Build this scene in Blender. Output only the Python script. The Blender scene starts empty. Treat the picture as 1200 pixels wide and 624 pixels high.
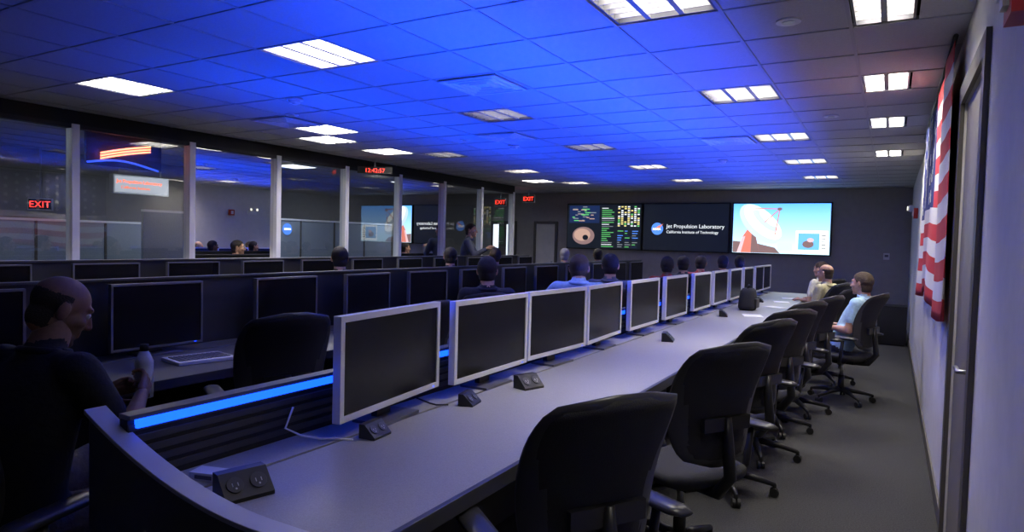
import bpy, math, random
import numpy as np
from mathutils import Vector, Matrix, Euler
random.seed(7); rng=np.random.RandomState(3)
D=bpy.data; SC=bpy.context.scene; COL=bpy.context.collection
V=Vector
# ------------------------------------------------------------ materials
def newmat(n):
    m=D.materials.new(n); m.use_nodes=True; return m,m.node_tree,m.node_tree.nodes['Principled BSDF']
def pm(n,c,rough=.5,metal=0,noise=0,nscale=40,bump=0,emit=None,es=0,spec=.5):
    m,nt,b=newmat(n)
    b.inputs['Base Color'].default_value=(*c,1); b.inputs['Roughness'].default_value=rough
    b.inputs['Metallic'].default_value=metal; b.inputs['Specular IOR Level'].default_value=spec
    if emit: b.inputs['Emission Color'].default_value=(*emit,1); b.inputs['Emission Strength'].default_value=es
    if noise or bump:
        tc=nt.nodes.new('ShaderNodeTexCoord'); nz=nt.nodes.new('ShaderNodeTexNoise'); nz.inputs['Scale'].default_value=nscale; nz.inputs['Detail'].default_value=4
        nt.links.new(tc.outputs['Object'],nz.inputs['Vector'])
        if noise:
            r=nt.nodes.new('ShaderNodeValToRGB'); r.color_ramp.elements[0].position=.3; r.color_ramp.elements[1].position=.7
            r.color_ramp.elements[0].color=(*[x*(1-noise) for x in c],1); r.color_ramp.elements[1].color=(*[min(1,x*(1+noise)) for x in c],1)
            nt.links.new(nz.outputs[0],r.inputs[0]); nt.links.new(r.outputs[0],b.inputs['Base Color'])
        if bump:
            bp=nt.nodes.new('ShaderNodeBump'); bp.inputs['Strength'].default_value=bump; bp.inputs['Distance'].default_value=.01
            nt.links.new(nz.outputs[0],bp.inputs['Height']); nt.links.new(bp.outputs[0],b.inputs['Normal'])
    return m
def em(n,c,s):
    m,nt,b=newmat(n); b.inputs['Base Color'].default_value=(0.01,0.01,0.01,1); b.inputs['Roughness'].default_value=.4
    b.inputs['Emission Color'].default_value=(*c,1); b.inputs['Emission Strength'].default_value=s; return m
M={}
M['carpet']=pm('carpet',(.036,.036,.036),.95,noise=.45,nscale=120,bump=.6)
M['tile']=pm('ceiling_tile',(.50,.50,.50),.9,noise=.06,nscale=90,bump=.15)
M['tbar']=pm('ceiling_tbar',(.42,.42,.43),.6)
M['wall']=pm('painted_wall',(.72,.70,.66),.8,noise=.04,nscale=12,bump=.05)
M['wallgrey']=pm('grey_wall',(.38,.36,.33),.85,noise=.04,nscale=10)
M['dark']=pm('dark_panel',(.012,.012,.015),.6,noise=.1,nscale=30)
M['black']=pm('black_plastic',(.010,.010,.011),.4)
M['blackm']=pm('black_matte',(.01,.01,.011),.8)
M['fabric']=pm('chair_fabric',(.016,.016,.018),.85,noise=.3,nscale=300,bump=.3)
M['rim']=pm('chair_rim',(.035,.035,.04),.35)
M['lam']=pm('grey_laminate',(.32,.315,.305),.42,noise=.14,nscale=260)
M['lam_shade']=pm('grey_laminate_shaded',(.08,.08,.09),.4,noise=.12,nscale=260)  # worktops of the unlit rows, their shade put into a darker grey
M['edge']=pm('edge_band',(.045,.045,.05),.4)
M['edgel']=pm('edge_band_light',(.45,.46,.5),.35)
M['panelg']=pm('end_panel_grey',(.08,.08,.09),.45,noise=.08,nscale=25)
M['silver']=pm('silver_bezel',(.74,.74,.74),.35,metal=.15)
M['greyb']=pm('grey_bezel',(.14,.14,.16),.4,metal=.3)
M['screen']=pm('screen_off',(.006,.006,.007),.25,spec=.2)
M['white']=pm('white_paint',(.75,.75,.75),.5)
M['mull']=pm('white_mullion',(.90,.90,.92),.4)
M['steel']=pm('steel',(.5,.5,.5),.3,metal=1)
M['alu']=pm('louvre_aluminium',(.75,.75,.75),.3,metal=.8)
M['dframe']=pm('door_frame_taupe',(.10,.09,.08),.5)
M['door']=pm('door_taupe',(.22,.20,.17),.5)
M['led']=em('led_blue',(.004,.055,1),4.6)
M['red']=em('exit_red',(1,.05,.03),2.5)
M['neon']=em('neon_orange',(1,.22,.1),5)
m,nt,b=newmat('window_glass'); nt.nodes.remove(b)
o=nt.nodes['Material Output']; mx=nt.nodes.new('ShaderNodeMixShader'); tr=nt.nodes.new('ShaderNodeBsdfTransparent'); gl=nt.nodes.new('ShaderNodeBsdfGlossy'); fr=nt.nodes.new('ShaderNodeFresnel')
tr.inputs[0].default_value=(.85,.88,.92,1); gl.inputs['Roughness'].default_value=.0; fr.inputs[0].default_value=2.0
nt.links.new(fr.outputs[0],mx.inputs[0]); nt.links.new(tr.outputs[0],mx.inputs[1]); nt.links.new(gl.outputs[0],mx.inputs[2]); nt.links.new(mx.outputs[0],o.inputs[0]); M['glass']=m
# ------------------------------------------------------------ mesh builder
class MB:
    def __init__(s): s.v=[];s.f=[];s.m=[];s.s=[];s.mats=[]
    def mi(s,m):
        if m not in s.mats: s.mats.append(m)
        return s.mats.index(m)
    def add(s,vs,fs,m,smooth=False,T=None):
        n=len(s.v); i=s.mi(m)
        s.v+= [tuple(T@V(p)) if T else tuple(p) for p in vs]
        for f in fs: s.f.append([n+k for k in f]); s.m.append(i); s.s.append(smooth)
    def box(s,x0,x1,y0,y1,z0,z1,m,T=None):
        vs=[(x0,y0,z0),(x1,y0,z0),(x1,y1,z0),(x0,y1,z0),(x0,y0,z1),(x1,y0,z1),(x1,y1,z1),(x0,y1,z1)]
        s.add(vs,[(0,3,2,1),(4,5,6,7),(0,1,5,4),(1,2,6,5),(2,3,7,6),(3,0,4,7)],m,False,T)
    def loft(s,rings,m,cap=True,smooth=True,T=None):
        n=len(rings[0]); vs=[p for r in rings for p in r]; fs=[]
        for i in range(len(rings)-1):
            for j in range(n):
                k=(j+1)%n; fs.append((i*n+j,i*n+k,(i+1)*n+k,(i+1)*n+j))
        if cap: fs.append(tuple(range(n-1,-1,-1))); fs.append(tuple((len(rings)-1)*n+j for j in range(n)))
        s.add(vs,fs,m,smooth,T)
    def prism(s,poly,y0,y1,m,T=None): # poly in xz, extruded in y
        n=len(poly); vs=[(x,y0,z) for x,z in poly]+[(x,y1,z) for x,z in poly]
        fs=[tuple(range(n)),tuple(range(2*n-1,n-1,-1))]+[(j,n+j,n+(j+1)%n,(j+1)%n) for j in range(n)]
        s.add(vs,fs,m,False,T)
    def tube(s,path,rad,m,seg=10,T=None,cap=True):
        path=[V(p) for p in path]
        if not hasattr(rad,'__len__'): rad=[rad]*len(path)
        rings=[]; pu=None
        for i,p in enumerate(path):
            a=path[max(0,i-1)]; b=path[min(len(path)-1,i+1)]; t=(b-a).normalized()
            if pu is None: pu=t.orthogonal().normalized()
            u=(pu-t*pu.dot(t)); u=u.normalized() if u.length>1e-6 else t.orthogonal().normalized(); pu=u; w=t.cross(u)
            rings.append([p+(u*math.cos(2*math.pi*k/seg)+w*math.sin(2*math.pi*k/seg))*rad[i] for k in range(seg)])
        s.loft(rings,m,cap,True,T)
    def cap(s,p1,r1,p2,r2,m,seg=14,T=None):
        p1=V(p1);p2=V(p2); d=(p2-p1); L=d.length; t=d/L if L>1e-6 else V((0,0,1)); pts=[];rs=[]
        for k in range(5): a=math.pi/2*(1-k/4.); pts.append(p1-t*r1*math.sin(a)); rs.append(max(r1*math.cos(a),r1*.03))
        for k in range(5): a=math.pi/2*(k/4.); pts.append(p2+t*r2*math.sin(a)); rs.append(max(r2*math.cos(a),r2*.03))
        s.tube(pts,rs,m,seg,T)
    def ell(s,c,r,m,nu=16,nv=10,T=None):
        rings=[]
        for i in range(nv+1):
            a=math.pi*i/nv; q=max(math.sin(a),.02)
            rings.append([(c[0]+r[0]*q*math.cos(2*math.pi*k/nu),c[1]+r[1]*q*math.sin(2*math.pi*k/nu),c[2]-r[2]*math.cos(a)) for k in range(nu)])
        s.loft(rings,m,True,True,T)
    def disc(s,c,r,m,axis='z',h=.01,seg=24,T=None):
        rg=[]
        for q in (0,h):
            ring=[]
            for k in range(seg):
                a=2*math.pi*k/seg; u=r*math.cos(a); w=r*math.sin(a)
                ring.append({'z':(c[0]+u,c[1]+w,c[2]+q),'x':(c[0]+q,c[1]+u,c[2]+w),'y':(c[0]+u,c[1]+q,c[2]+w)}[axis])
            rg.append(ring)
        s.loft(rg,m,True,False,T)
    def mesh(s,name):
        me=D.meshes.new(name); me.from_pydata(s.v,[],s.f); me.update()
        for mt in s.mats: me.materials.append(mt)
        me.polygons.foreach_set('material_index',s.m); me.polygons.foreach_set('use_smooth',s.s)
        import bmesh
        bm=bmesh.new(); bm.from_mesh(me); bmesh.ops.recalc_face_normals(bm,faces=bm.faces); bm.to_mesh(me); bm.free()
        return me
    def obj(s,name,bevel=0,loc=None,rz=0,parent=None):
        o=D.objects.new(name,s.mesh(name)); COL.objects.link(o)
        if loc: o.location=loc
        o.rotation_euler[2]=rz
        if bevel:
            b=o.modifiers.new('bevel','BEVEL'); b.width=bevel; b.segments=2; b.limit_method='ANGLE'; b.angle_limit=math.radians(50)
        if parent: o.parent=parent
        return o
def inst(name,me,loc,rz=0,bevel=0,sc=1):
    o=D.objects.new(name,me); COL.objects.link(o); o.location=loc; o.rotation_euler=(0,0,rz); o.scale=(sc,sc,sc)
    if bevel:
        b=o.modifiers.new('bevel','BEVEL'); b.width=bevel; b.segments=2; b.limit_method='ANGLE'
    return o
def text(body,size,loc,rot,mat,parent,name='lettering',ext=.002,al='LEFT'):
    c=D.curves.new(name,'FONT'); c.body=body; c.size=size; c.extrude=ext; c.align_x=al
    o=D.objects.new(name,c); COL.objects.link(o); c.materials.append(mat); o.parent=parent; o.location=loc; o.rotation_euler=rot; return o
# ------------------------------------------------------------ camera
f=770.0; H=1.5
rho=0.026; phi=math.atan(29.57/f); th=math.atan(444.4/math.hypot(f,29.57))
F0=V((-math.sin(th),math.cos(th),0)); R0=V((math.cos(th),math.sin(th),0)); Z=V((0,0,1))
F=F0*math.cos(phi)-Z*math.sin(phi); U0=Z*math.cos(phi)+F0*math.sin(phi)
R=R0*math.cos(rho)+U0*math.sin(rho); U=U0*math.cos(rho)-R0*math.sin(rho)
cam=D.cameras.new('camera'); co=D.objects.new('camera',cam); COL.objects.link(co)
m4=Matrix((R,U,-F)).transposed().to_4x4(); m4.translation=V((0,0,H)); co.matrix_world=m4
cam.sensor_width=36; cam.lens=f/1200*36; cam.clip_start=.05; SC.camera=co
SC.view_settings.view_transform='Standard'; SC.view_settings.exposure=0
# ------------------------------------------------------------ room
CE=2.65; XR=.29; XL=-6.9; YF=13.9; YN=-1.2; XO=-10.8
b=MB(); b.box(XO-.1,XR+.6,YN-.1,YF+.1,-.1,0,M['carpet']); b.obj('floor')
DY0,DY1,DZ=3.10,4.02,2.25
b=MB()
b.box(XR,XR+.12,YN,DY0,0,CE+.3,M['wall']); b.box(XR,XR+.12,DY1,YF,0,CE+.3,M['wall']); b.box(XR,XR+.12,DY0,DY1,DZ,CE+.3,M['wall'])
b.obj('wall_right')
b=MB()
b.box(XR-.02,XR-.001,DY0-.09,DY0,0,DZ+.09,M['dframe']); b.box(XR-.02,XR-.001,DY1,DY1+.09,0,DZ+.09,M['dframe']); b.box(XR-.02,XR-.001,DY0,DY1,DZ,DZ+.09,M['dframe'])
b.box(XR+.01,XR+.05,DY0+.005,DY1-.005,0.005,DZ-.005,M['door']); b.box(XR+.005,XR+.01,DY0+.04,DY0+.12,.95,1.1,M['steel'])
b.tube([(XR+.01,DY0+.08,1.02),(XR-.04,DY0+.08,1.02),(XR-.04,DY0+.19,1.02)],.01,M['steel'])
b.obj('door_1')
b=MB(); b.box(XR-.012,XR-.001,YN,DY0-.1,0,.1,M['dframe']); b.box(XR-.012,XR-.001,DY1+.1,YF-.01,0,.1,M['dframe']); b.obj('baseboard_right')
b=MB(); b.box(XO,XR+.12,YF,YF+.12,0,CE+.3,M['wallgrey']); b.obj('wall_far')
b=MB(); b.box(XO,XR+.12,YN-.12,YN,0,CE+.3,M['wallgrey']); b.obj('wall_near')
b=MB(); b.box(XO-.1,XO,YN,YF,0,CE+.3,M['wallgrey']); b.obj('wall_corridor')
b=MB(); b.box(XL,XR-.015,YF-.015,YF-.001,0,.1,M['dframe']); b.obj('baseboard_far')
ys=[y-.05 for y in [1.04,2.26,3.47,4.70,5.91,7.14,8.34,9.55,10.78,12.0]]
b=MB(); b.box(XL-.1,XL,YN,ys[0]-.04,0,CE,M['wallgrey']); b.box(XL-.1,XL,ys[0]-.04,12.0,0,1.16,M['wallgrey']); b.box(XL-.1,XL,ys[0]-.04,12.0,2.52,CE,M['blackm'])
b.obj('wall_left')
for i in range(9):
    b=MB(); y0,y1=ys[i],ys[i+1]
    b.box(XL-.09,XL+.02,y0-.035,y0+.035,1.161,2.519,M['mull']) 
    if i==8: b.box(XL-.09,XL+.02,y1-.035,y1+.035,1.161,2.519,M['mull'])
    b.box(XL-.07,XL+.03,y0+.036,y1-.036,1.161,1.20,M['mull']); b.box(XL-.07,XL+.01,y0+.036,y1-.036,2.48,2.519,M['dark'])
    b.add([(XL-.04,y0+.036,1.2),(XL-.04,y1-.036,1.2),(XL-.04,y1-.036,2.48),(XL-.04,y0+.036,2.48)],[(0,1,2,3)],M['glass'])
    b.obj('window_%d'%(i+1))
# ------------------------------------------------------------ ceiling
c=.54; X0=-1.04; Y0=3.04; DM=.012
lit={(-3.20,3.04):1,(-5.36,3.04):1,(-5.36,5.20):1,(-5.90,5.74):.8,(-5.90,6.82):1,(-5.90,11.14):1,(-1.04,3.04):.06,(-3.20,5.20):DM,(-1.04,5.20):DM,
 (-3.20,7.36):DM*2,(-1.04,7.36):DM*2,(-5.36,7.36):DM*2,(-3.20,9.52):DM*2,(-1.04,9.52):DM*2,(-5.36,9.52):DM*2,(-1.04,11.68):DM*2,(-3.20,11.68):DM*2,(-5.36,11.68):DM*2}
cells={}
for (x,y),v in lit.items(): cells[(round((x-X0)/c),round((y-Y0)/c))]=v
RC={-3:.05,1:.01,4:1,7:1,11:.9}  # first entry is an unseen fixture added to light near wall and desk
b=MB(); g=MB()
i0=-19
for i in range(i0,3):
    xa=X0+(i-.5)*c; xb=xa+c; xa=max(xa,XO); xb=min(xb,XR)
    if xb<=xa: continue
    for j in range(-8,21):
        ya=max(Y0+(j-.5)*c,YN); yb=min(Y0+(j+.5)*c,YF)
        if yb<=ya or (i,j) in cells: continue
        if i==2 and j in RC: 
            b.box(xa+.30,xb,ya,yb,CE,CE+.02,M['tile']); continue
        b.box(xa,xb,ya,yb,CE,CE+.02,M['tile'])
b.obj('ceiling')
for i in range(i0,4):
    x=X0+(i-.5)*c
    if XO<x<XR-.02 and abs(x-XL+.05)>.1: g.box(x-.009,x+.009,YN,YF,CE-.006,CE-.0005,M['tbar'])
for j in range(-8,22):
    y=Y0+(j-.5)*c
    if YN<y<YF: g.box(XL+.01,XR-.001,y-.009,y+.009,CE-.0059,CE-.0006,M['tbar'])
g.obj('trim_1')
b=MB(); b.box(XO-.1,XR+.12,YN-.1,YF+.1,CE+.3,CE+.34,M['blackm']); b.obj('ceiling_slab')
def fixture(x,y,w,l,v,pw,spread):
    b=MB(); h=.12; z=CE+.001; t=.012; hw=w/2-.014; hl=l/2-.014; tm=M['white'] if v>.1 else M['greyb']  # dim fixtures: shade put into a grey tray colour
    b.box(-hw,-hw+t,-hl,hl,z,z+h,tm); b.box(hw-t,hw,-hl,hl,z,z+h,tm)
    b.box(-hw+t,hw-t,-hl,-hl+t,z,z+h,tm); b.box(-hw+t,hw-t,hl-t,hl,z,z+h,tm)
    b.box(-hw,hw,-hl,hl,z+h,z+h+.01,tm)
    nb=3 if w>.4 else 2
    for k in range(1,nb):
        xx=-hw+2*hw*k/nb; b.prism([(xx-.014,z+.002),(xx+.014,z+.002),(xx+.004,z+.05),(xx-.004,z+.05)],-hl+t,hl-t,M['alu'])
    n=7
    for k in range(1,n):
        yy=-hl+2*hl*k/n
        b.box(-hw+t,hw-t,yy-.003,yy+.003,z+.004,z+.045,M['alu'])
    tm=em('tube_%.2f'%v,(1,.97,.92),6*v+(1.2 if abs(v-.06)<.001 else .2))
    for k in range(nb):
        xx=-hw+2*hw*(k+.5)/nb; b.tube([(xx,-hl+.03,z+.085),(xx,hl-.03,z+.085)],.016,tm,10)
    o=b.obj('ceiling_light_fixture',loc=(x,y,0))
    L=D.lights.new('fixture_lamp','AREA'); L.shape='RECTANGLE'; L.size=w-.08; L.size_y=l-.08; L.energy=pw; L.color=(1,.94,.84); L.spread=math.radians(spread)
    lo=D.objects.new('fixture_lamp',L); COL.objects.link(lo); lo.parent=o; lo.location=(0,0,z+.062)
for (x,y),v in lit.items():
    if v>.1: fixture(x,y,c,c,v,8 if x>-4 else (17 if y<4 else 28)*v,180)
    else: fixture(x,y,c,c,v,(14 if x>-2 else 3) if y<9 else 14,96)
for j,v in RC.items(): fixture(X0+1.5*c+.15,Y0+j*c,.30,c,v,40*v if v>.1 else (13 if j>0 else 8),180 if v>.1 else 110)
def smoke(x,y,r=.07):
    b=MB(); b.disc((0,0,-.012),r,M['white'],'z',.0115); b.disc((0,0,-.035),r*.65,M['white'],'z',.022); b.disc((0,0,-.045),r*.3,M['white'],'z',.01); b.obj('smoke_detector',loc=(x,y,CE-.0065))
for p in ((-2.55,2.1),(-4.0,6.9),(-2.0,9.0),(-4.4,3.9)): smoke(*p)
def diff(x,y):
    b=MB()
    for k in range(4):
        r=.24-.055*k; b.box(-r,r,-r,-r+.02,-.012,0,M['white']); b.box(-r,r,r-.02,r,-.012,0,M['white']); b.box(-r,-r+.02,-r+.02,r-.02,-.012,0,M['white']); b.box(r-.02,r,-r+.02,r-.02,-.012,0,M['white'])
    b.box(-.24,.24,-.24,.24,-.003,0,M['white']); b.obj('ceiling_air_diffuser',loc=(x,y,CE-.0065))
for p in ((X0-3*c,Y0+2*c),(X0-5*c,Y0+6*c),(X0-c,Y0+8*c),(X0-8*c,Y0+3*c)): diff(*p)
for p in ((-.5,3.6),(-4.3,6.3),(-5.0,4.4),(-.5,6.3)):
    b=MB(); b.disc((0,0,-.01),.06,M['white'],'z',.0095); b.disc((0,0,-.014),.03,M['steel'],'z',.004); b.obj('sprinkler_head',loc=(*p,CE-.0005))
# ------------------------------------------------------------ consoles
def console(xf,xb,y0,y1,ph,led):
    b=MB(); xg=xf-.68; LM=M['lam'] if led else M['lam_shade']; PG=M['panelg'] if led else M['edge']
    b.box(xg+.008,xf-.02,y0,y1,.705,.74,LM); b.box(xb,xg-.008,y0,y1,.705,.74,LM); b.box(xg-.008,xg+.008,y0,y1,.705,.725,M['blackm'])
    b.box(xf-.02,xf,y0,y1,.69,.741,M['edge'])
    b.box(xb-.04,xb,y0,y1,0,ph-.014,M['dark']); b.box(xb-.045,xb+.012 if led else xb+.02,y0,y1,ph-.014,ph,PG)
    if led:
        k=.76
        while k<ph-.05: b.box(xb,xb+.006,y0,y1,k,k+.022,M['edge']); k+=.036
        b.box(xb+.001,xb+.018,y0+.02,y1,ph-.041,ph-.015,M['led'])
    else:
        y=y0+.6
        while y<y1: b.box(xb,xb+.002,y,y+.008,.745,ph-.015,M['blackm']); y+=1.2
    n=int((y1-y0)/1.9)
    for i in range(n+1):
        y=y0+(y1-y0-.03)*i/n; b.box(xb,xf-.2,y,y+.03,0,.705,M['dark'])
    b.box(xb+.3,xb+.33,y0,y1,.12,.70,M['dark'])
    return b
XB1=-1.93
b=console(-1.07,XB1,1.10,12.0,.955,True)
pr=[]
for k in range(15):
    t=k/14; x=-2.07+t*.75; z=.785+.178*(1-t)**1.9; pr.append((x,z))
poly=[(-2.07,0)]+[(x,z-.012) for x,z in pr]+[(-1.09,.775),(-1.09,0)]
b.prism(poly,1.065,1.10,M['panelg'])
top=[(x,z) for x,z in pr]+[(-1.075,.787)]; cap=top+[(x,z-.014) for x,z in reversed(top)]
b.prism(cap,1.05,1.115,M['edgel'])
b.obj('console_desk',bevel=.002)
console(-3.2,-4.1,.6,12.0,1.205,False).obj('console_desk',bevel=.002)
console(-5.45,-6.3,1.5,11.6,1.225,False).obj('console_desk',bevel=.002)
# ------------------------------------------------------------ monitors
def monitor(w,h,fr,frm,base):
    b=MB(); t=.045
    b.box(-w/2,w/2,-t/2,t/2-.01,0,fr,frm); b.box(-w/2,w/2,-t/2,t/2-.01,h-fr,h,frm)
    b.box(-w/2,-w/2+fr,-t/2,t/2-.01,fr,h-fr,frm); b.box(w/2-fr,w/2,-t/2,t/2-.01,fr,h-fr,frm)
    b.box(-w/2+fr,w/2-fr,-t/2+.006,t/2-.012,fr,h-fr,M['screen'])
    b.box(-w/2+.03,w/2-.03,t/2-.01,t/2+.012,.03,h-.03,M['black'])
    b.box(-.05,.05,t/2+.012,t/2+.04,-base,h*.55,M['black']); 
    b.box(-.13,.13,-.06,.10,-base,-base+.012,M['greyb']); b.box(w/2-.06,w/2-.045,-t/2-.001,-t/2,.008,.012,M['led'])
    return b.mesh('monitor')
m1=monitor(.74,.40,.024,M['silver'],.065); 
spec=[(2.13,7),(2.92,1),(3.70,-3),(4.47,3),(5.36,0),(6.3,0),(7.3,0),(8.2,0),(9.1,0),(10.0,0),(10.9,0),(11.6,0)]
for y,a in spec: inst('monitor',m1,(-1.80,y,.8055),math.radians(90+a),bevel=.003)
m2=monitor(.58,.40,.013,M['greyb'],.045)
for i,y in enumerate((1.4,2.42,3.42,4.3,5.15,6.0,6.85,7.7,8.6,9.5,10.4,11.2)): inst('monitor',m2,(-3.92,y,.7855),math.radians(90+(i*37%7-3)),bevel=.003)
m3=monitor(.58,.43,.013,M['greyb'],.035)
for i,y in enumerate((2.4,3.3,4.15,5.0,5.85,6.7,7.6,8.5,9.4,10.3,11.1)): inst('monitor',m3,(-6.12,y,.7755),math.radians(90+(i*23%7-3)),bevel=.003)
# ------------------------------------------------------------ power boxes
def powerbox():
    b=MB(); b.prism([(-.05,0),(.05,0),(.05,.012),(-.015,.075),(-.05,.075)],-.075,.075,M['black'])
    n=V((.063,0,.065)).normalized(); 
    for yy in (-.036,.036):
        T=Matrix.Translation(V((.0185,yy,.0445)))@n.to_track_quat('Z','Y').to_matrix().to_4x4()
        b.disc((0,0,0),.026,M['rim'],'z',.004,20,T); b.box(-.010,-.007,-.006,.006,.004,.005,M['steel'],T); b.box(.007,.010,-.006,.006,.004,.005,M['steel'],T); b.disc((0,-.013,.004),.0035,M['steel'],'z',.001,8,T)
    return b.mesh('power_outlet_box')
pb=powerbox()
for x,y,r,s in ((-1.60,1.25,-.25,.95),(-1.68,1.90,.1,.72),(-1.66,2.52,.2,.72),(-1.60,2.98,-.3,.9),(-1.50,5.1,.2,.9),(-1.55,7.3,.2,.9),(-1.55,9.6,.1,.9)): inst('power_outlet_box',pb,(x,y,.7405),r,bevel=.003,sc=s)
b=MB(); b.box(-.05,.05,-.03,.03,0,.025,M['white']); b.box(-.03,.03,-.031,-.03,.006,.018,M['greyb']); b.obj('cable_adapter',bevel=.004,loc=(-1.80,1.28,.7405),rz=.3)
b=MB()
b.tube([(-1.70,1.80,.747),(-1.76,1.78,.746),(-1.80,1.74,.748),(-1.86,1.70,.76),(-1.90,1.66,.79),(-1.905,1.70,.86)],.004,M['white'],8)
b.tube([(-1.71,2.42,.75),(-1.76,2.40,.746),(-1.80,2.40,.748),(-1.88,2.36,.78)],.004,M['black'],8); b.obj('power_cable')
# ------------------------------------------------------------ chairs
def chair(arms=True):
    b=MB()
    for k in range(5):
        a=2*math.pi*k/5+.3; dx,dy=math.cos(a),math.sin(a)
        b.tube([(dx*.03,dy*.03,.115),(dx*.16,dy*.16,.10),(dx*.29,dy*.29,.075)],[.026,.021,.014],M['black'],8)
        for s in (-1,1):
            cx,cy=dx*.29-dy*.014*s,dy*.29+dx*.014*s
            T=Matrix.Translation(V((cx,cy,.028)))@Matrix.Rotation(a+math.pi/2,4,'Z')
            b.disc((-.009,0,0),.027,M['black'],'x',.018,14,T)
        b.cap((dx*.29,dy*.29,.05),.012,(dx*.29,dy*.29,.075),.012,M['black'],8)
    b.tube([(0,0,.09),(0,0,.26)],.03,M['black'],14); b.tube([(0,0,.26),(0,0,.40)],.018,M['steel'],12)
    b.box(-.09,.09,-.14,.12,.385,.42,M['black'])
    rings=[]
    for k in range(15):
        t=k/14; y=-.23+.48*t; w=.245*(1-.25*abs(2*t-1)**5)*(1 if 0<k<14 else .8); zc=.455-.035*max(0,(t-.75)/.25)**2; th=.04*(1 if 0<k<14 else .35)
        ring=[]
        for q in range(20):
            a=2*math.pi*q/20; cx=math.copysign(abs(math.cos(a))**.45,math.cos(a)); cz=math.copysign(abs(math.sin(a))**.7,math.sin(a))
            ring.append((cx*w,y,zc+cz*th+.012*(cx*cx)))
        rings.append(ring)
    b.loft(rings,M['fabric'])
    def back(sc,th,mat,off,z0=.53,z1=1.10):
        rings=[]
        for k in range(19):
            t=k/18; tt=2*t-1; w=(.20+.055*math.sin(math.pi*min(1,t*1.15+.05)*.62))*sc*(max(0.0,1-abs(tt)**5)**.35*.75+.25)
            z=z0+(z1-z0)*(.5+.5*tt*(.97+.03*sc)); yb=-.245-.12*t+.05*math.sin(math.pi*t*1.1)+off
            ring=[]
            for q in range(24):
                a=2*math.pi*q/24; cx=math.copysign(abs(math.cos(a))**.5,math.cos(a)); cy=math.sin(a)
                ring.append((cx*w,yb+cy*th*(1 if 0<k<18 else .4)+.055*(cx*w/.22)**2,z))
            rings.append(ring)
        b.loft(rings,mat)
    back(1.0,.016,M['rim'],0); back(.93,.02,M['fabric'],.002,.545,1.085)
    b.tube([(0,-.10,.40),(0,-.24,.41),(0,-.31,.50),(0,-.29,.66),(0,-.285,.76)],[.03,.03,.028,.024,.015],M['black'],10)
    b.box(-.13,.13,-.285,-.262,.70,.76,M['black'])
    for s in (-1,1):
        b.tube([(s*.10,-.06,.405),(s*.27,-.08,.41),(s*.31,-.10,.46),(s*.315,-.12,.64)],[.018,.018,.018,.015],M['black'],8)
        rings=[]
        for k in range(9):
            t=k/8; y=-.25+.34*t; w=.045*(1 if 0<k<8 else .55)
            rings.append([(s*(.325-.04*t)+math.cos(2*math.pi*q/12)*w,y,.665+.018*math.sin(2*math.pi*q/12)*(1 if 0<k<8 else .5)) for q in range(12)])
        b.loft(rings,M['rim'])
    return b.mesh('office_chair')
cm=chair()
def ch(x,y,a,dz=0): inst('office_chair',cm,(x,y,dz),math.radians(a))
for x,y,a in ((-.90,1.88,58),(-.82,3.08,56),(-.84,4.15,62),(-.80,4.95,55),(-.80,5.75,60),(-.72,6.5,66),(-.6,8.1,62)): ch(x,y,a)
for x,y,a in ((-3.0,2.5,70),(-2.9,3.55,80),(-2.9,6.9,60),(-2.8,8.0,70),(-4.95,3.2,80),(-4.95,6.1,70),(-2.7,10.3,60)): ch(x,y,a)
# ------------------------------------------------------------ people
def remesh(b,vox,it=4,fac=.5):
    me=D.meshes.new('t'); me.from_pydata(b.v,[],b.f); me.update()
    o=D.objects.new('t',me); COL.objects.link(o)
    r=o.modifiers.new('r','REMESH'); r.mode='VOXEL'; r.voxel_size=vox
    s=o.modifiers.new('s','SMOOTH'); s.iterations=it; s.factor=fac
    dg=bpy.context.evaluated_depsgraph_get(); dg.update(); ev=o.evaluated_get(dg); m2=ev.to_mesh()
    n=len(m2.vertices); vs=np.zeros(n*3); m2.vertices.foreach_get('co',vs); vs=vs.reshape(-1,3)
    fs=[tuple(p.vertices) for p in m2.polygons]; ev.to_mesh_clear(); D.objects.remove(o); D.meshes.remove(me)
    return vs,fs
x_=M['white']
hb=MB()
hb.ell((0,-.015,.032),(.074,.094,.084),x_,24,16); hb.ell((0,.018,-.015),(.062,.074,.092),x_,24,16); hb.ell((0,.035,-.075),(.047,.048,.036),x_,20,12)
hb.ell((0,-.03,-.03),(.064,.066,.07),x_,20,12)
hb.ell((0,.07,-.098),(.02,.017,.016),x_); hb.cap((0,.084,.02),.009,(0,.105,-.024),.013,x_); hb.ell((.011,.097,-.03),(.009,.01,.008),x_); hb.ell((-.011,.097,-.03),(.009,.01,.008),x_)
hb.cap((-.036,.074,.032),.012,(.036,.074,.032),.012,x_); hb.ell((.04,.058,-.02),(.022,.024,.022),x_); hb.ell((-.04,.058,-.02),(.022,.024,.022),x_)
hb.cap((-.019,.082,-.055),.0065,(.019,.082,-.055),.0065,x_); hb.cap((-.016,.081,-.066),.008,(.016,.081,-.066),.008,x_)
for s in (-1,1): hb.ell((s*.077,-.012,-.003),(.013,.02,.034),x_)
HV,HF=remesh(hb,.005,3,.5); HC=np.array([HV[list(q)].mean(0) for q in HF])
def hairmask(P,bald):
    x,y,z=P[:,0],P[:,1],P[:,2]
    hl=np.where(y>.06,.075,np.where(y>.0,.0+ (y/.06)*.075, np.where(y>-.03,.015,-.075)))
    m=(z>hl)&~((np.abs(x)>.077)&(z<.03)&(y>-.04))
    if bald==1: m&=(z<.05)&(y<.0)
    if bald==2: m&=False
    return m
SKIN={'l':pm('skin_light',(.50,.28,.19),.5,noise=.08,nscale=60),'d':pm('skin_brown',(.20,.10,.065),.5,noise=.08,nscale=60),'m':pm('skin_tan',(.22,.12,.075),.55,noise=.08,nscale=60)}
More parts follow.
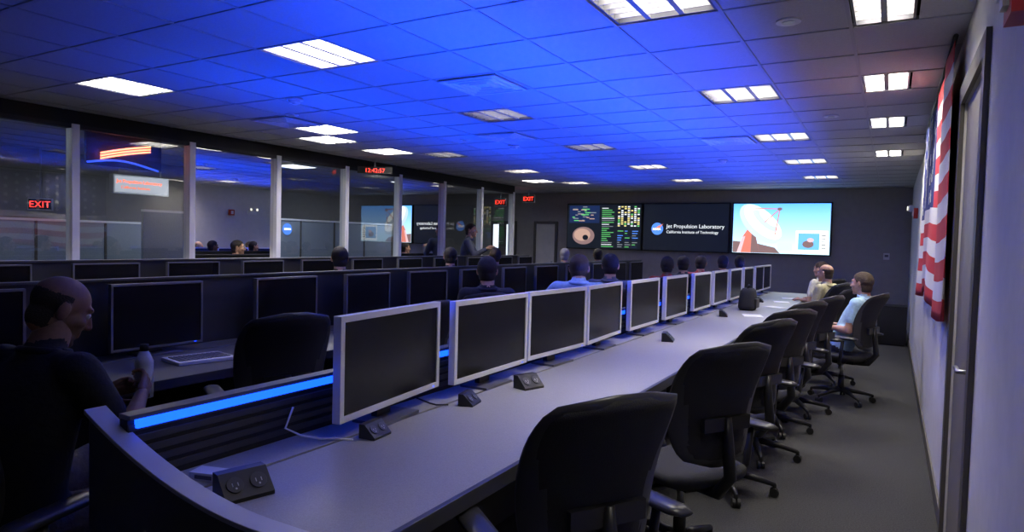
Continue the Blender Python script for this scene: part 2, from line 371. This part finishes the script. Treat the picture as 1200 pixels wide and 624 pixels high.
HAIR={'b':pm('hair_dark',(.02,.014,.01),.7,noise=.4,nscale=200,bump=.5),'n':pm('hair_brown',(.05,.03,.017),.7,noise=.4,nscale=200,bump=.5),'g':pm('hair_grey',(.4,.38,.36),.7,noise=.3,nscale=200,bump=.5)}
EYEW=pm('eye_white',(.7,.7,.68),.2); EYEB=pm('eye_dark',(.03,.02,.015),.1); LIP=pm('lips',(.36,.15,.12),.5)
cols={}
def cloth(c):
    if c not in cols: cols[c]=pm('cloth',c,.85,noise=.12,nscale=50,bump=.4)
    return cols[c]
def hand(b,w,d,n,side,curl,m):
    d=V(d).normalized(); n=V(n); n=(n-d*n.dot(d)).normalized(); l=d.cross(n)*side
    w=V(w)
    for k in (-1,0,1): b.cap(w+d*.012+l*.012*k,.016,w+d*.078+l*.024*k,.013,m,10)
    for k,(off,L) in enumerate(((-.030,.078),(-.010,.088),(.010,.082),(.029,.066))):
        p=w+d*.082+l*off; a=0; r=.0088
        for s,fr in enumerate((.45,.3,.25)):
            a+=curl*(.6 if s==0 else 1.0)+.04*k; q=p+(d*math.cos(a)+n*math.sin(a))*L*fr; b.cap(p,r,q,r*.93,m,8); p=q; r*=.92
    p=w+d*.03-l*.028; q=p+(d*.6-l*.7+n*.25).normalized()*.04; b.cap(p,.0125,q,.0105,m,8); t=q+(d*.9-l*.15+n*.45).normalized()*.034; b.cap(q,.0105,t,.009,m,8)
def person(name,x,y,a,recl=8,shirt=(.3,.3,.3),pants=(.03,.03,.04),skin='l',hair='n',bald=0,hyaw=0,hpitch=0,J=None,vox=.02,sleeve=.6,sc=1.0,curl=.45,longs=False,shorts=False,fat=1.0,dz=0,hunch=0):
    S=cloth(shirt); PT=cloth(pants); SK=SKIN[skin]; SH=M['black']
    r=math.radians(recl); d=V((0,-math.sin(r),math.cos(r)))
    P=V((0,0,.585)); j={}
    j['P']=P; j['C']=P+d*.31; j['N']=P+d*.55; j['H']=j['N']+V((0,.045+hunch*.05,.145-hunch*.03))
    for s,n in ((-1,'L'),(1,'R')):
        sh=P+d*.495+V((s*.178,0,0)); el=sh+V((s*.06,.04,-.27)); j['S'+n]=sh; j['E'+n]=el; j['W'+n]=el+V((-s*.09,.23,.01))
        j['Hp'+n]=P+V((s*.09,.02,-.025)); j['K'+n]=V((s*.13,.44,.53)); j['A'+n]=V((s*.12,.46,.10)); j['T'+n]=j['A'+n]+V((s*.03,.15,-.058))
    if J: j.update({k:V(v) for k,v in J.items()})
    P,C,N,Hd=j['P'],j['C'],j['N'],j['H']
    b=MB(); segs=[]
    def cap(p,r1,q,r2,m): b.cap(p,r1,q,r2,x_); segs.append((V(p),V(q),r1,r2,m))
    prof=[(-.10,.10,.07),(-.06,.155,.11),(0,.168,.122),(.10,.158*fat,.118*fat),(.20,.163,.118),(.30,.175,.12),(.38,.182,.108),(.43,.165,.09),(.465,.11,.075),(.50,.065,.06)]
    def sp(t):
        L1=(C-P).length; L2=(N-C).length; tt=t/.49*(L1+L2)
        if tt<L1: return P+(C-P).normalized()*tt
        return C+(N-C).normalized()*(tt-L1)
    rt=(j['SR']-j['SL']).normalized(); up=(N-P).normalized(); fw=up.cross(rt).normalized()
    rings=[]
    for t,w,dp in prof:
        cc=sp(t); rings.append([cc+rt*w*math.cos(2*math.pi*q/24)+fw*dp*math.sin(2*math.pi*q/24) for q in range(24)])
    b.loft(rings,x_)
    for q in (-.07,0,.07):
        segs.append((P+rt*q+up*.04,C+rt*q,.11,.11,S)); segs.append((C+rt*q,sp(.42)+rt*q,.11,.10,S))
    segs.append((P-rt*.08-up*.03,P+rt*.08-up*.03,.10,.10,PT))
    cap(N-up*.03,.066,Hd+V((0,-.02,-.05)),.058,SK)
    segs.append((N-rt*.06-up*.02,N+rt*.06-up*.02,.068,.068,S))
    for n in 'LR':
        sh,el,wr=j['S'+n],j['E'+n],j['W'+n]
        b.cap(sh,.06,N-up*.03,.045,x_); segs.append((sh,N-up*.03,.06,.045,S))
        cap(sh,.068,sh.lerp(el,sleeve),.06,S)
        if longs: cap(sh.lerp(el,.5),.055,el,.05,S); cap(el,.05,el.lerp(wr,.93),.036,S)
        else: cap(sh.lerp(el,.4),.045,el,.042,SK); cap(el,.043,el.lerp(wr,.6),.034,SK)
        cap(el.lerp(wr,.5),.034,wr,.025,SK)
        hp,kn,an,to=j['Hp'+n],j['K'+n],j['A'+n],j['T'+n]
        cap(hp,.09,kn,.066,PT)
        LM=SK if shorts else PT
        cap(kn,.062 if not shorts else .055,kn.lerp(an,.4),.058,LM); cap(kn.lerp(an,.4),.056,an,.042,LM)
        cap(an-V((0,.02,.03)),.042,to,.036,SH)
    vs,fs=remesh(b,vox,5,.5)
    fc=np.array([vs[list(q)].mean(0) for q in fs]); best=None
    for k,(p,q,r1,r2,m) in enumerate(segs):
        p=np.array(p);q=np.array(q); dd=q-p; t=np.clip(((fc-p)@dd)/max(dd@dd,1e-9),0,1); dist=np.linalg.norm(fc-(p+t[:,None]*dd),axis=1)-(r1+(r2-r1)*t)
        if best is None: best=dist.copy(); idx=np.zeros(len(fc),int)
        else: w=dist<best; best[w]=dist[w]; idx[w]=k
    B=MB()
    B.v=[tuple(p) for p in vs]; B.f=[list(q) for q in fs]; B.m=[B.mi(segs[i][4]) for i in idx]; B.s=[True]*len(fs)
    ringc=[N-up*.0+rt*.075*math.cos(2*math.pi*q/20)+fw*(.068*math.sin(2*math.pi*q/20)+.005) for q in range(21)]
    B.tube(ringc,.014,S,8)
    for n,s in (('L',-1),('R',1)):
        wr=j['W'+n]; dv=(wr-j['E'+n]).normalized(); pn=V((-s*.4,0,-1)) if 'pn'+n not in j else j['pn'+n]
        hbm=MB(); hand(hbm,wr,dv,pn,s,curl,SK)
        if vox<.018:
            hv,hf=remesh(hbm,.0045,2,.4); B.add([tuple(p) for p in hv],hf,SK,True)
        else: hand(B,wr,dv,pn,s,curl,SK)
    Rm=Euler((math.radians(hpitch),0,math.radians(hyaw)),'XYZ').to_matrix(); A=np.array(Rm)
    hm=hairmask(HC,bald); hvv=HV.copy()
    if not bald:
        vm=hairmask(HV,0); nn=HV/np.linalg.norm(HV,axis=1)[:,None]; hvv=HV+nn*(vm*(.009+.003*rng.rand(len(HV))))[:,None]
    hv=hvv@A.T+np.array(Hd); n0=len(B.v); B.v+=[tuple(p) for p in hv]
    ms=B.mi(SK); mh=B.mi(HAIR[hair]); ml=B.mi(LIP)
    for q,h,cc in zip(HF,hm,HC):
        B.f.append([n0+k for k in q]); B.s.append(True)
        B.m.append(mh if h else (ml if (cc[1]>.083 and -.071<cc[2]<-.05 and abs(cc[0])<.023) else ms))
    for s in (-1,1):
        e=Rm@V((s*.030,.0735,.010))+Hd; B.ell(e,(.0125,.0125,.0125),EYEW,12,8); e2=Rm@V((s*.030,.083,.010))+Hd; B.ell(e2,(.006,.006,.006),EYEB,10,6)
        B.cap(Rm@V((s*.018,.087,.034))+Hd,.0035,Rm@V((s*.044,.076,.034))+Hd,.003,HAIR[hair],8)
    T=Matrix.Translation(V((x,y,dz)))@Matrix.Rotation(math.radians(a),4,'Z')@Matrix.Scale(sc,4)
    B.v=[tuple(T@V(p)) for p in B.v]
    return B.obj(name)
def seated(x,y,a,**k):
    name=k.pop('name','seated_man'); person(name,x,y,a,**k); r=math.radians(a); ch(x+.02*math.sin(r),y-.02*math.cos(r),a)
# near left man
person('seated_man',-2.42,1.02,12,recl=-10,shirt=(.008,.008,.010),pants=(.10,.08,.06),skin='m',hair='b',bald=1,hyaw=-24,hpitch=-26,vox=.012,shorts=True,sc=.97,hunch=.4,
  J={'KL':(-.14,.62,.68),'AL':(.10,.80,.36),'TL':(.16,.94,.33),'EL':(-.24,.20,.82),'WL':(-.06,.37,.91),'ER':(.25,.20,.82),'WR':(.13,.38,.93),'pnL':(1,0,.1),'pnR':(-1,0,.1)},curl=.6)
ch(-2.42,1.0,12)
LB=(.42,.62,.76)
seated(-.40,7.25,72,recl=24,shirt=LB,skin='l',hair='n',hyaw=-8,vox=.015,pants=(.05,.05,.06),sc=.95)
seated(-.80,9.1,66,recl=16,shirt=(.55,.5,.3),skin='l',hair='n',bald=1,sc=.95)
seated(-.92,10.3,60,recl=12,shirt=(.6,.58,.5),skin='l',hair='n',sc=.95)
seated(-2.88,4.58,40,shirt=(.015,.015,.02),hair='b',hyaw=-10,vox=.018,sc=.98)
seated(-2.33,5.2,22,shirt=(.30,.46,.74),hair='n',hyaw=-5,recl=4,vox=.018,sc=1.02,hunch=1,J={'EL':(-.36,.05,.88),'WL':(-.62,.0,.92)})
seated(-2.45,6.25,15,shirt=(.12,.13,.15),hair='b')
seated(-2.45,8.2,10,shirt=(.35,.05,.04),hair='b',skin='d',sc=.97)
seated(-2.5,9.1,15,shirt=(.04,.04,.05),hair='b',sc=.97)
seated(-2.45,9.9,5,shirt=(.35,.05,.05),hair='b',sc=.97)
seated(-2.3,10.7,0,shirt=(.03,.03,.04),hair='b',sc=.97)
seated(-2.2,11.5,0,shirt=(.1,.05,.05),hair='b',skin='d',sc=.97)
seated(-4.9,4.95,50,shirt=(.03,.03,.04),hair='b')
seated(-4.9,6.9,40,shirt=(.03,.03,.05),hair='b')
seated(-4.9,8.0,35,shirt=(.05,.05,.06),hair='n')
seated(-4.9,10.3,30,shirt=(.2,.2,.22),hair='g')
seated(-4.7,11.3,30,shirt=(.04,.04,.05),hair='b')
stand={'P':(0,0,.93),'C':(0,.0,1.2),'N':(0,.03,1.44),'H':(0,.07,1.585)}
for s,n in ((-1,'L'),(1,'R')):
    stand.update({'S'+n:(s*.18,.02,1.385),'E'+n:(s*.24,.14,1.16),'W'+n:(s*.16,.34,1.28),'Hp'+n:(s*.09,0,.90),'K'+n:(s*.11,.03,.5),'A'+n:(s*.12,-.01,.10),'T'+n:(s*.15,.15,.042)})
person('standing_man',-6.66,9.9,-62,shirt=(.10,.11,.15),skin='l',hair='n',bald=0,J=stand,sc=1.05,vox=.018,hyaw=-15,longs=True)
# ------------------------------------------------------------ video wall
def scr(x0,x1,z0,z1):
    b=MB(); y=YF-.10
    b.box(x0,x1,y,YF-.002,z0,z1,M['black']); 
    return b,y
def er(b,x0,x1,z0,z1,y,m): b.add([(x0,y,z0),(x1,y,z0),(x1,y,z1),(x0,y,z1)],[(0,1,2,3)],m)
def poly(b,pts,y,m): b.add([(x,y,z) for x,z in pts],[tuple(range(len(pts)))],m)
def elp(cx,cz,rx,rz,rot=0,n=32,a0=0,a1=2*math.pi):
    o=[]
    for k in range(n):
        a=a0+(a1-a0)*k/n; u=rx*math.cos(a); w=rz*math.sin(a); o.append((cx+u*math.cos(rot)-w*math.sin(rot),cz+u*math.sin(rot)+w*math.cos(rot)))
    return o
def line(b,p,q,w,y,m):
    dx,dz=q[0]-p[0],q[1]-p[1]; L=math.hypot(dx,dz); nx,nz=-dz/L*w/2,dx/L*w/2
    poly(b,[(p[0]+nx,p[1]+nz),(q[0]+nx,q[1]+nz),(q[0]-nx,q[1]-nz),(p[0]-nx,p[1]-nz)],y,m)
E={k:em('screen_'+k,c,s) for k,(c,s) in dict(sky=((.16,.5,1),1.5),sky2=((.45,.8,1),2.0),wh=((.95,1,1),2.4),dish=((.62,.8,1),1.4),org=((1,.3,.22),1.0),brn=((.4,.25,.25),.8),dk=((.02,.03,.06),.3),
  grn=((.2,.9,.25),.8),yel=((1,.85,.3),1.1),txt=((.9,.95,1),1.2),navy=((.02,.05,.2),.5),mars=((.8,.5,.4),.8),gry=((.45,.5,.55),.6),blu=((.1,.3,1),1.2),pk=((.9,.6,.65),1.3)).items()}
m,nt,bs=newmat('screen_sky_gradient'); bs.inputs['Base Color'].default_value=(0,0,0,1)
tc=nt.nodes.new('ShaderNodeTexCoord'); sx=nt.nodes.new('ShaderNodeSeparateXYZ'); rr=nt.nodes.new('ShaderNodeValToRGB'); nt.links.new(tc.outputs['Generated'],sx.inputs[0]); nt.links.new(sx.outputs[2],rr.inputs[0])
rr.color_ramp.elements[0].color=(.55,.85,1,1); rr.color_ramp.elements[1].color=(.08,.35,1,1); nt.links.new(rr.outputs[0],bs.inputs['Emission Color']); bs.inputs['Emission Strength'].default_value=2.1; E['grad']=m
Z0,Z1=1.36,2.39
b,y=scr(-2.83,-1.0,Z0,Z1); fr=.025
er(b,-2.83+fr,-1.0-fr,Z0+fr,Z1-fr,y-.001,E['grad'])
poly(b,[(-2.8,1.39),(-1.9,1.39),(-2.0,1.5),(-2.35,1.58),(-2.8,1.62)],y-.0015,E['brn'])
poly(b,[(-2.72,1.39),(-2.28,1.39),(-2.36,1.72),(-2.5,1.9),(-2.62,1.7)],y-.002,E['org']); poly(b,[(-2.45,1.39),(-2.28,1.39),(-2.36,1.7),(-2.44,1.78)],y-.003,E['brn']); poly(b,[(-2.72,1.39),(-2.64,1.39),(-2.56,1.72),(-2.62,1.7)],y-.003,E['pk'])
poly(b,elp(-2.28,1.97,.50,.26,-.75),y-.004,E['dish']); poly(b,elp(-2.24,2.0,.45,.20,-.75),y-.005,E['wh']); poly(b,elp(-2.20,2.03,.30,.10,-.75),y-.006,E['dish']); poly(b,elp(-2.15,2.06,.2,.05,-.75),y-.007,E['wh'])
for q in ((-2.5,2.28),(-2.0,1.75),(-2.2,2.0)): line(b,q,(-1.93,2.26),.018,y-.008,E['org'])
poly(b,elp(-1.93,2.26,.045,.03),y-.009,E['brn'])
er(b,-1.62,-1.06,1.42,1.84,y-.005,E['wh']); er(b,-1.58,-1.20,1.47,1.79,y-.006,E['sky']); poly(b,elp(-1.4,1.58,.10,.07),y-.007,E['brn']); poly(b,elp(-1.36,1.66,.06,.04),y-.008,E['pk'])
for k in range(5): er(b,-1.17,-1.09,1.5+.06*k,1.52+.06*k,y-.006,E['gry'])
er(b,-1.95,-1.68,1.44,1.60,y-.005,E['sky2'])
b.obj('video_wall_screen')
b,y=scr(-4.70,-2.88,Z0,Z1); er(b,-4.68,-2.90,Z0+fr,Z1-fr,y-.001,E['dk'])
poly(b,elp(-4.38,1.84,.13,.13),y-.003,E['blu']); poly(b,[(-4.5,1.8),(-4.36,1.9),(-4.25,1.95),(-4.34,1.84)],y-.004,E['org'])
so=b.obj('video_wall_screen'); rx=(math.pi/2,0,0)
text('Jet Propulsion Laboratory',.115,(-4.18,y-.004,1.86),rx,E['txt'],so); text('California Institute of Technology',.08,(-4.18,y-.004,1.75),rx,E['txt'],so)
text('NASA',.07,(-4.48,y-.006,1.81),rx,E['wh'],so)
b,y=scr(-6.52,-4.73,Z0,Z1); er(b,-6.50,-4.75,Z0+fr,Z1-fr,y-.001,E['dk'])
er(b,-6.46,-5.72,1.95,2.34,y-.002,E['navy']); poly(b,elp(-6.1,1.66,.27,.2),y-.003,E['brn']); poly(b,elp(-6.13,1.68,.2,.14),y-.004,E['mars']); poly(b,elp(-6.05,1.62,.07,.06),y-.005,E['dk'])
for k in range(26): er(b,*(lambda a,w,z:(a,a+w,z,z+.02))(-6.42+random.random()*.5,.05+.15*random.random(),1.98+.33*random.random()),y-.003,E[random.choice(['gry','mars','grn'])])
for r_ in range(11):
    for c_ in range(7):
        if random.random()<.85:
            x=-5.28+c_*.075; z=1.88+r_*.042; er(b,x,x+.05,z,z+.026,y-.003,E[random.choice(['yel','txt','txt','yel','grn'])])
for r_ in range(20):
    z=1.42+r_*.045; er(b,-5.66,-5.66+.12+.2*random.random(),z,z+.014,y-.003,E[random.choice(['grn','grn','gry','txt'])])
for r_ in range(8):
    for c_ in range(3):
        x=-5.28+c_*.17; z=1.42+r_*.05; er(b,x,x+.05+.09*random.random(),z,z+.016,y-.003,E[random.choice(['gry','blu','grn','navy'])])
b.obj('video_wall_screen')
b=MB(); b.box(-7.42,-7.36,YF-.04,YF-.001,0,1.98,M['dframe']); b.box(-6.86,-6.80,YF-.04,YF-.001,0,1.98,M['dframe']); b.box(-7.36,-6.86,YF-.04,YF-.001,1.92,1.98,M['dframe']); b.box(-7.36,-6.86,YF-.02,YF-.001,0,1.92,M['wall']); b.box(-6.94,-6.90,YF-.05,YF-.02,.95,1.05,M['steel']); b.obj('door_2')
wl=em('lit_glazing',(.85,.92,1),1.6)
b=MB(); b.box(-8.62,-7.9,YF-.03,YF-.001,0,1.98,M['dframe']); er(b,-8.56,-8.4,.9,1.9,YF-.031,wl); er(b,-8.18,-8.02,.9,1.9,YF-.031,wl); b.obj('door_3')
def exitsign(loc,rz):
    b=MB(); b.box(-.15,.15,-.02,.02,0,.17,M['white']); b.box(-.14,.14,-.024,-.02,.015,.155,M['blackm']); b.box(-.01,.01,-.01,.01,.17,CE-loc[2]-.001,M['steel']); o=b.obj('exit_sign',loc=loc,rz=rz)
    text('EXIT',.13,(0,-.026,.04),rx,M['red'],o,'exit_lettering',al='CENTER')
exitsign((-7.05,12.9,2.36),0); exitsign((-7.6,12.6,2.27),0); exitsign((-10.5,4.75,1.76),.8)  # last sign is added, standing in for a sign reflected in the window
b=MB(); b.box(-.25,.25,-.02,.02,-.1,0,M['black']); b.box(-.01,.01,-.01,.01,0,.12,M['steel']); o=b.obj('digital_clock',loc=(-6.55,7.3,2.525),rz=.6); text('12:42:57',.085,(0,-.022,-.085),rx,M['red'],o,'clock_digits',al='CENTER')
b=MB(); b.box(-.05,.05,-.02,0,0,.12,M['white']); b.box(-.03,.03,-.022,-.02,.05,.09,M['greyb']); b.obj('thermostat',loc=(-.08,YF-.001,1.33),bevel=.004)
b=MB(); b.box(-.04,0,-.13,.13,0,.09,M['white'])
for s in (-1,1): b.ell((-.07,s*.09,.12),(.045,.045,.045),M['white'],14,8); b.disc((-.12,s*.09,.12),.03,em('lamp_lens',(1,.95,.8),1.5),'x',.006)
me=b.mesh('emergency_light'); inst('emergency_light',me,(XR-.001,11.2,2.0)); inst('emergency_light',me,(XR-.001,2.42,2.28))
b=MB(); b.box(-.05,0,-.07,.07,0,.14,pm('alarm_red',(.5,.02,.01),.4)); b.box(-.065,-.05,-.03,.03,.03,.11,M['white']); me=b.mesh('fire_alarm_strobe'); inst('fire_alarm_strobe',me,(XR-.001,10.6,1.95)); inst('fire_alarm_strobe',me,(XR-.001,2.18,2.12))
b=MB(); b.box(-.2,.2,-.25,.25,.02,.62,M['black']); b.box(-.205,-.2,-.23,.23,.05,.3,M['dark']); b.box(-.205,-.2,-.23,.23,.33,.6,M['dark']); b.box(-.215,-.205,-.05,.05,.54,.56,M['steel']); b.box(-.215,-.205,-.05,.05,.24,.26,M['steel']); b.box(-.18,.18,-.23,.23,0,.02,M['blackm']); b.box(-.2,.2,-.251,-.25,.33,.6,M['dark']); b.obj('filing_cabinet',loc=(.05,12.2,0),bevel=.006)
# ------------------------------------------------------------ flag
fr_=pm('flag_red',(.55,.03,.04),.8); fw_=pm('flag_white',(.75,.73,.72),.8); fb_=pm('flag_blue',(.02,.03,.16),.8)
b=MB(); NY,NZ=80,26; y0,y1,z0,z1=4.12,7.6,1.14,2.60
def fp(u,v,off=0):
    w=.014*math.sin(u*26+v*2)+.010*math.sin(u*11-3*v)+.006*math.sin(u*47+5*v)
    return (.238+w*(1.1-v*.7)-off, y0+(y1-y0)*u, z0+(z1-z0)*v-.05*(1-v)*math.sin(u*9)-.03*math.sin(math.pi*u)*v)
vs=[fp(i/NY,j/NZ) for i in range(NY+1) for j in range(NZ+1)]
for i in range(NY):
    for j in range(NZ):
        u=(i+.5)/NY; s=int(j//2); m=fr_ if s%2==0 else fw_
        if u>.36 and s>=6: m=fb_
        k=i*(NZ+1)+j; b.f.append([k,k+1,k+NZ+2,k+NZ+1]); b.m.append(b.mi(m)); b.s.append(True)
b.v=vs
for r_ in range(9):
    n=6 if r_%2==0 else 5
    for q in range(n):
        u=.39+.59*((q+(.5 if n==6 else 1))/6); v=.49+.48*(r_+.5)/9; cpt=V(fp(u,v,.006)); pts=[]
        for k in range(10):
            rr=.05 if k%2==0 else .021; a=math.pi/2+k*math.pi/5; pts.append(cpt+V((0,rr*math.cos(a),rr*math.sin(a))))
        b.add(pts,[tuple(range(10))],fw_)
b.tube([(.24,y0-.04,2.61),(.24,y1+.04,2.61)],.012,M['black'],8)
fo=b.obj('national_flag'); sd=fo.modifiers.new('s','SOLIDIFY'); sd.thickness=.002
# ------------------------------------------------------------ corridor side
b=MB(); b.box(-9.4,-9.3,5.1,5.9,2.02,2.28,M['white']); b.box(-9.3,-9.295,5.12,5.88,2.04,2.26,em('sign_face',(.75,.8,.9),.7)); b.tube([(-9.35,5.2,2.28),(-9.35,5.2,2.648)],.01,M['steel']); b.tube([(-9.35,5.8,2.28),(-9.35,5.8,2.648)],.01,M['steel'])
o=b.obj('hanging_sign'); ro=(math.pi/2,0,math.pi/2); text('Jet Propulsion Laboratory',.062,(-9.29,5.14,2.17),ro,em('sgn',(1,.12,.04),3),o,ext=.004); text('California Institute',.055,(-9.29,5.2,2.09),ro,em('sgn2',(1,.2,.08),1.5),o,ext=.004)
b=MB()
for k in range(3): b.tube([(-7.58,4.02+t*.07,2.29+.03*k+.022*t-.0006*t*t) for t in range(9)],.010,M['neon'],8)
b.tube([(-7.62,3.90+t*.1,2.24+.05*math.sin(t*.45)) for t in range(9)],.012,em('neon_blue',(.04,.10,.8),1.5),8)
b.box(-7.68,-7.64,3.9,4.75,2.22,2.649,M['dark']); b.obj('neon_sign')
bb=[em('board_y',(.7,.75,.15),.12),em('board_g',(.2,.5,.3),.10),em('board_w',(.6,.65,.7),.12)]  # pinned sheets glow faintly, light put into their colour
b=MB(); b.box(XO+.001,XO+.03,7.5,9.1,1.0,1.85,M['edge'])
for yy in (7.6,9.0): b.box(XO+.001,XO+.03,yy-.02,yy+.02,0,1.0,M['steel'])
for k in range(34):
    yy=7.6+random.random()*1.25; zz=1.08+random.random()*.6; b.box(XO+.03,XO+.034+.0005*k,yy,yy+.15,zz,zz+.10,bb[k%3])
b.obj('notice_board')
b=MB(); b.tube([(-8.6,2.3+.9*math.sin(t*.15),1.3+t*.13) for t in range(10)],.05,em('arch_blue',(.05,.15,.6),.9),10); b.box(-8.75,-8.45,2.1,2.5,0,1.3,M['dark']); b.obj('curved_light_column')
pt=pm('partition_fabric',(.30,.34,.40),.8,noise=.1,nscale=60)
for (x0,x1,y0,y1,h) in ((-8.3,-8.25,4.9,7.0,1.75),(-9.0,-8.95,7.3,10.5,1.75),(-8.2,-8.15,1.2,3.2,1.6),(-9.6,-9.55,3.4,6.0,1.6)):
    b=MB(); b.box(x0,x1,y0,y1,.05,h,pt); b.box(x0-.01,x1+.01,y0,y1,h,h+.03,M['mull']); b.box(x0-.1,x1+.1,y0+.05,y0+.15,0,.05,M['steel']); b.box(x0-.1,x1+.1,y1-.15,y1-.05,0,.05,M['steel'])
    n=int((y1-y0)/1.0)
    for k in range(1,n+1): yy=y0+(y1-y0)*k/(n+1); b.box(x1,x1+.008,yy-.015,yy+.015,.06,h,M['dframe'])
    if h==1.75 and y0>7:
        b.disc((x1+.001,7.8,1.6),.10,E['blu'],'x',.01,28); b.box(x1+.012,x1+.014,7.73,7.87,1.585,1.615,E['wh'])  # glowing disc and bar stand in for screen logo's reflection in glass
    b.obj('cubicle_partition')
for (xx,yy) in ((-8.45,2.6),(-8.45,6.0),(-8.45,7.5),(-8.45,10.4)):
    b=MB(); b.box(-.26,.26,-.26,.26,-.03,0,M['white']); b.box(-.24,.24,-.24,.24,-.034,-.03,em('diffuser_panel',(.9,.95,1),2.2)); o=b.obj('ceiling_panel_light',loc=(xx,yy,CE-.008))
    L=D.lights.new('corridor_lamp','AREA'); L.size=.5; L.energy=13; L.color=(.75,.86,1); lo=D.objects.new('corridor_lamp',L); COL.objects.link(lo); lo.parent=o; lo.location=(0,0,-.04)
# ------------------------------------------------------------ desk things
b=MB(); b.box(-.17,.17,-.12,.12,0,.02,M['white'])
for r_ in range(4):
    for q in range(11): b.box(-.15+q*.0275,-.127+q*.0275,-.09+r_*.042,-.055+r_*.042,.02,.026,M['greyb'])
b.obj('keyboard',loc=(-3.55,2.45,.7405),rz=math.radians(80),bevel=.002)
b=MB(); b.tube([(0,0,0),(0,0,.14),(0,0,.17),(0,0,.18)],[.033,.033,.02,.014],M['white'],16); b.tube([(0,0,.18),(0,0,.205)],.016,M['blackm'],14); b.obj('water_bottle',loc=(-2.475,1.475,.86))
b=MB(); rings=[]
for k in range(9):
    t=k/8; w=.17*(1-.25*t**2)*(1 if 0<k<8 else .8); rings.append([(math.copysign(abs(math.cos(a))**.6,math.cos(a))*w*.6,math.copysign(abs(math.sin(a))**.6,math.sin(a))*w,.26*t) for a in [2*math.pi*q/20 for q in range(20)]])
b.loft(rings,M['fabric']); b.tube([(0,-.05,.255),(0,-.03,.30),(0,.03,.30),(0,.05,.255)],.008,M['black'],8); b.box(.085,.115,-.1,.1,.03,.14,M['black']); b.obj('backpack',loc=(-1.48,8.3,.7405))
pp=MB(); pp.box(-.1,.1,-.14,.14,0,.002,M['white']); pp.box(-.09,.08,-.12,.12,.002,.0035,M['white']); pm_=pp.mesh('paper_sheet')
for x,y,r in ((-1.3,7.6,.3),(-1.25,8.9,1.0),(-1.3,9.8,.2),(-3.5,3.0,.4),(-1.3,10.6,.2)): inst('paper_sheet',pm_,(x,y,.7415),r)
# ------------------------------------------------------------ lights
def area(name,loc,sx,sy,e,col,rot,sp):
    L=D.lights.new(name,'AREA'); L.shape='RECTANGLE'; L.size=sx; L.size_y=sy; L.energy=e; L.color=col; L.spread=math.radians(sp)
    o=D.objects.new(name,L); COL.objects.link(o); o.location=loc; o.rotation_euler=rot; return o
up=(math.pi,0,0); BC=(.002,.055,1)
area('blue_uplight',(-2.0,4.9,.97),.04,5.4,150,BC,up,112)
area('blue_uplight',(-2.0,10.0,.97),.04,4.0,50,BC,up,112)
area('blue_uplight',(-4.15,5.6,1.22),.04,5.4,68,BC,up,118)
area('blue_uplight',(-4.15,10.2,1.22),.04,3.2,26,BC,up,118)
w=D.worlds.new('w'); SC.world=w; w.use_nodes=True; w.node_tree.nodes['Background'].inputs[0].default_value=(.02,.02,.03,1); w.node_tree.nodes['Background'].inputs[1].default_value=.3
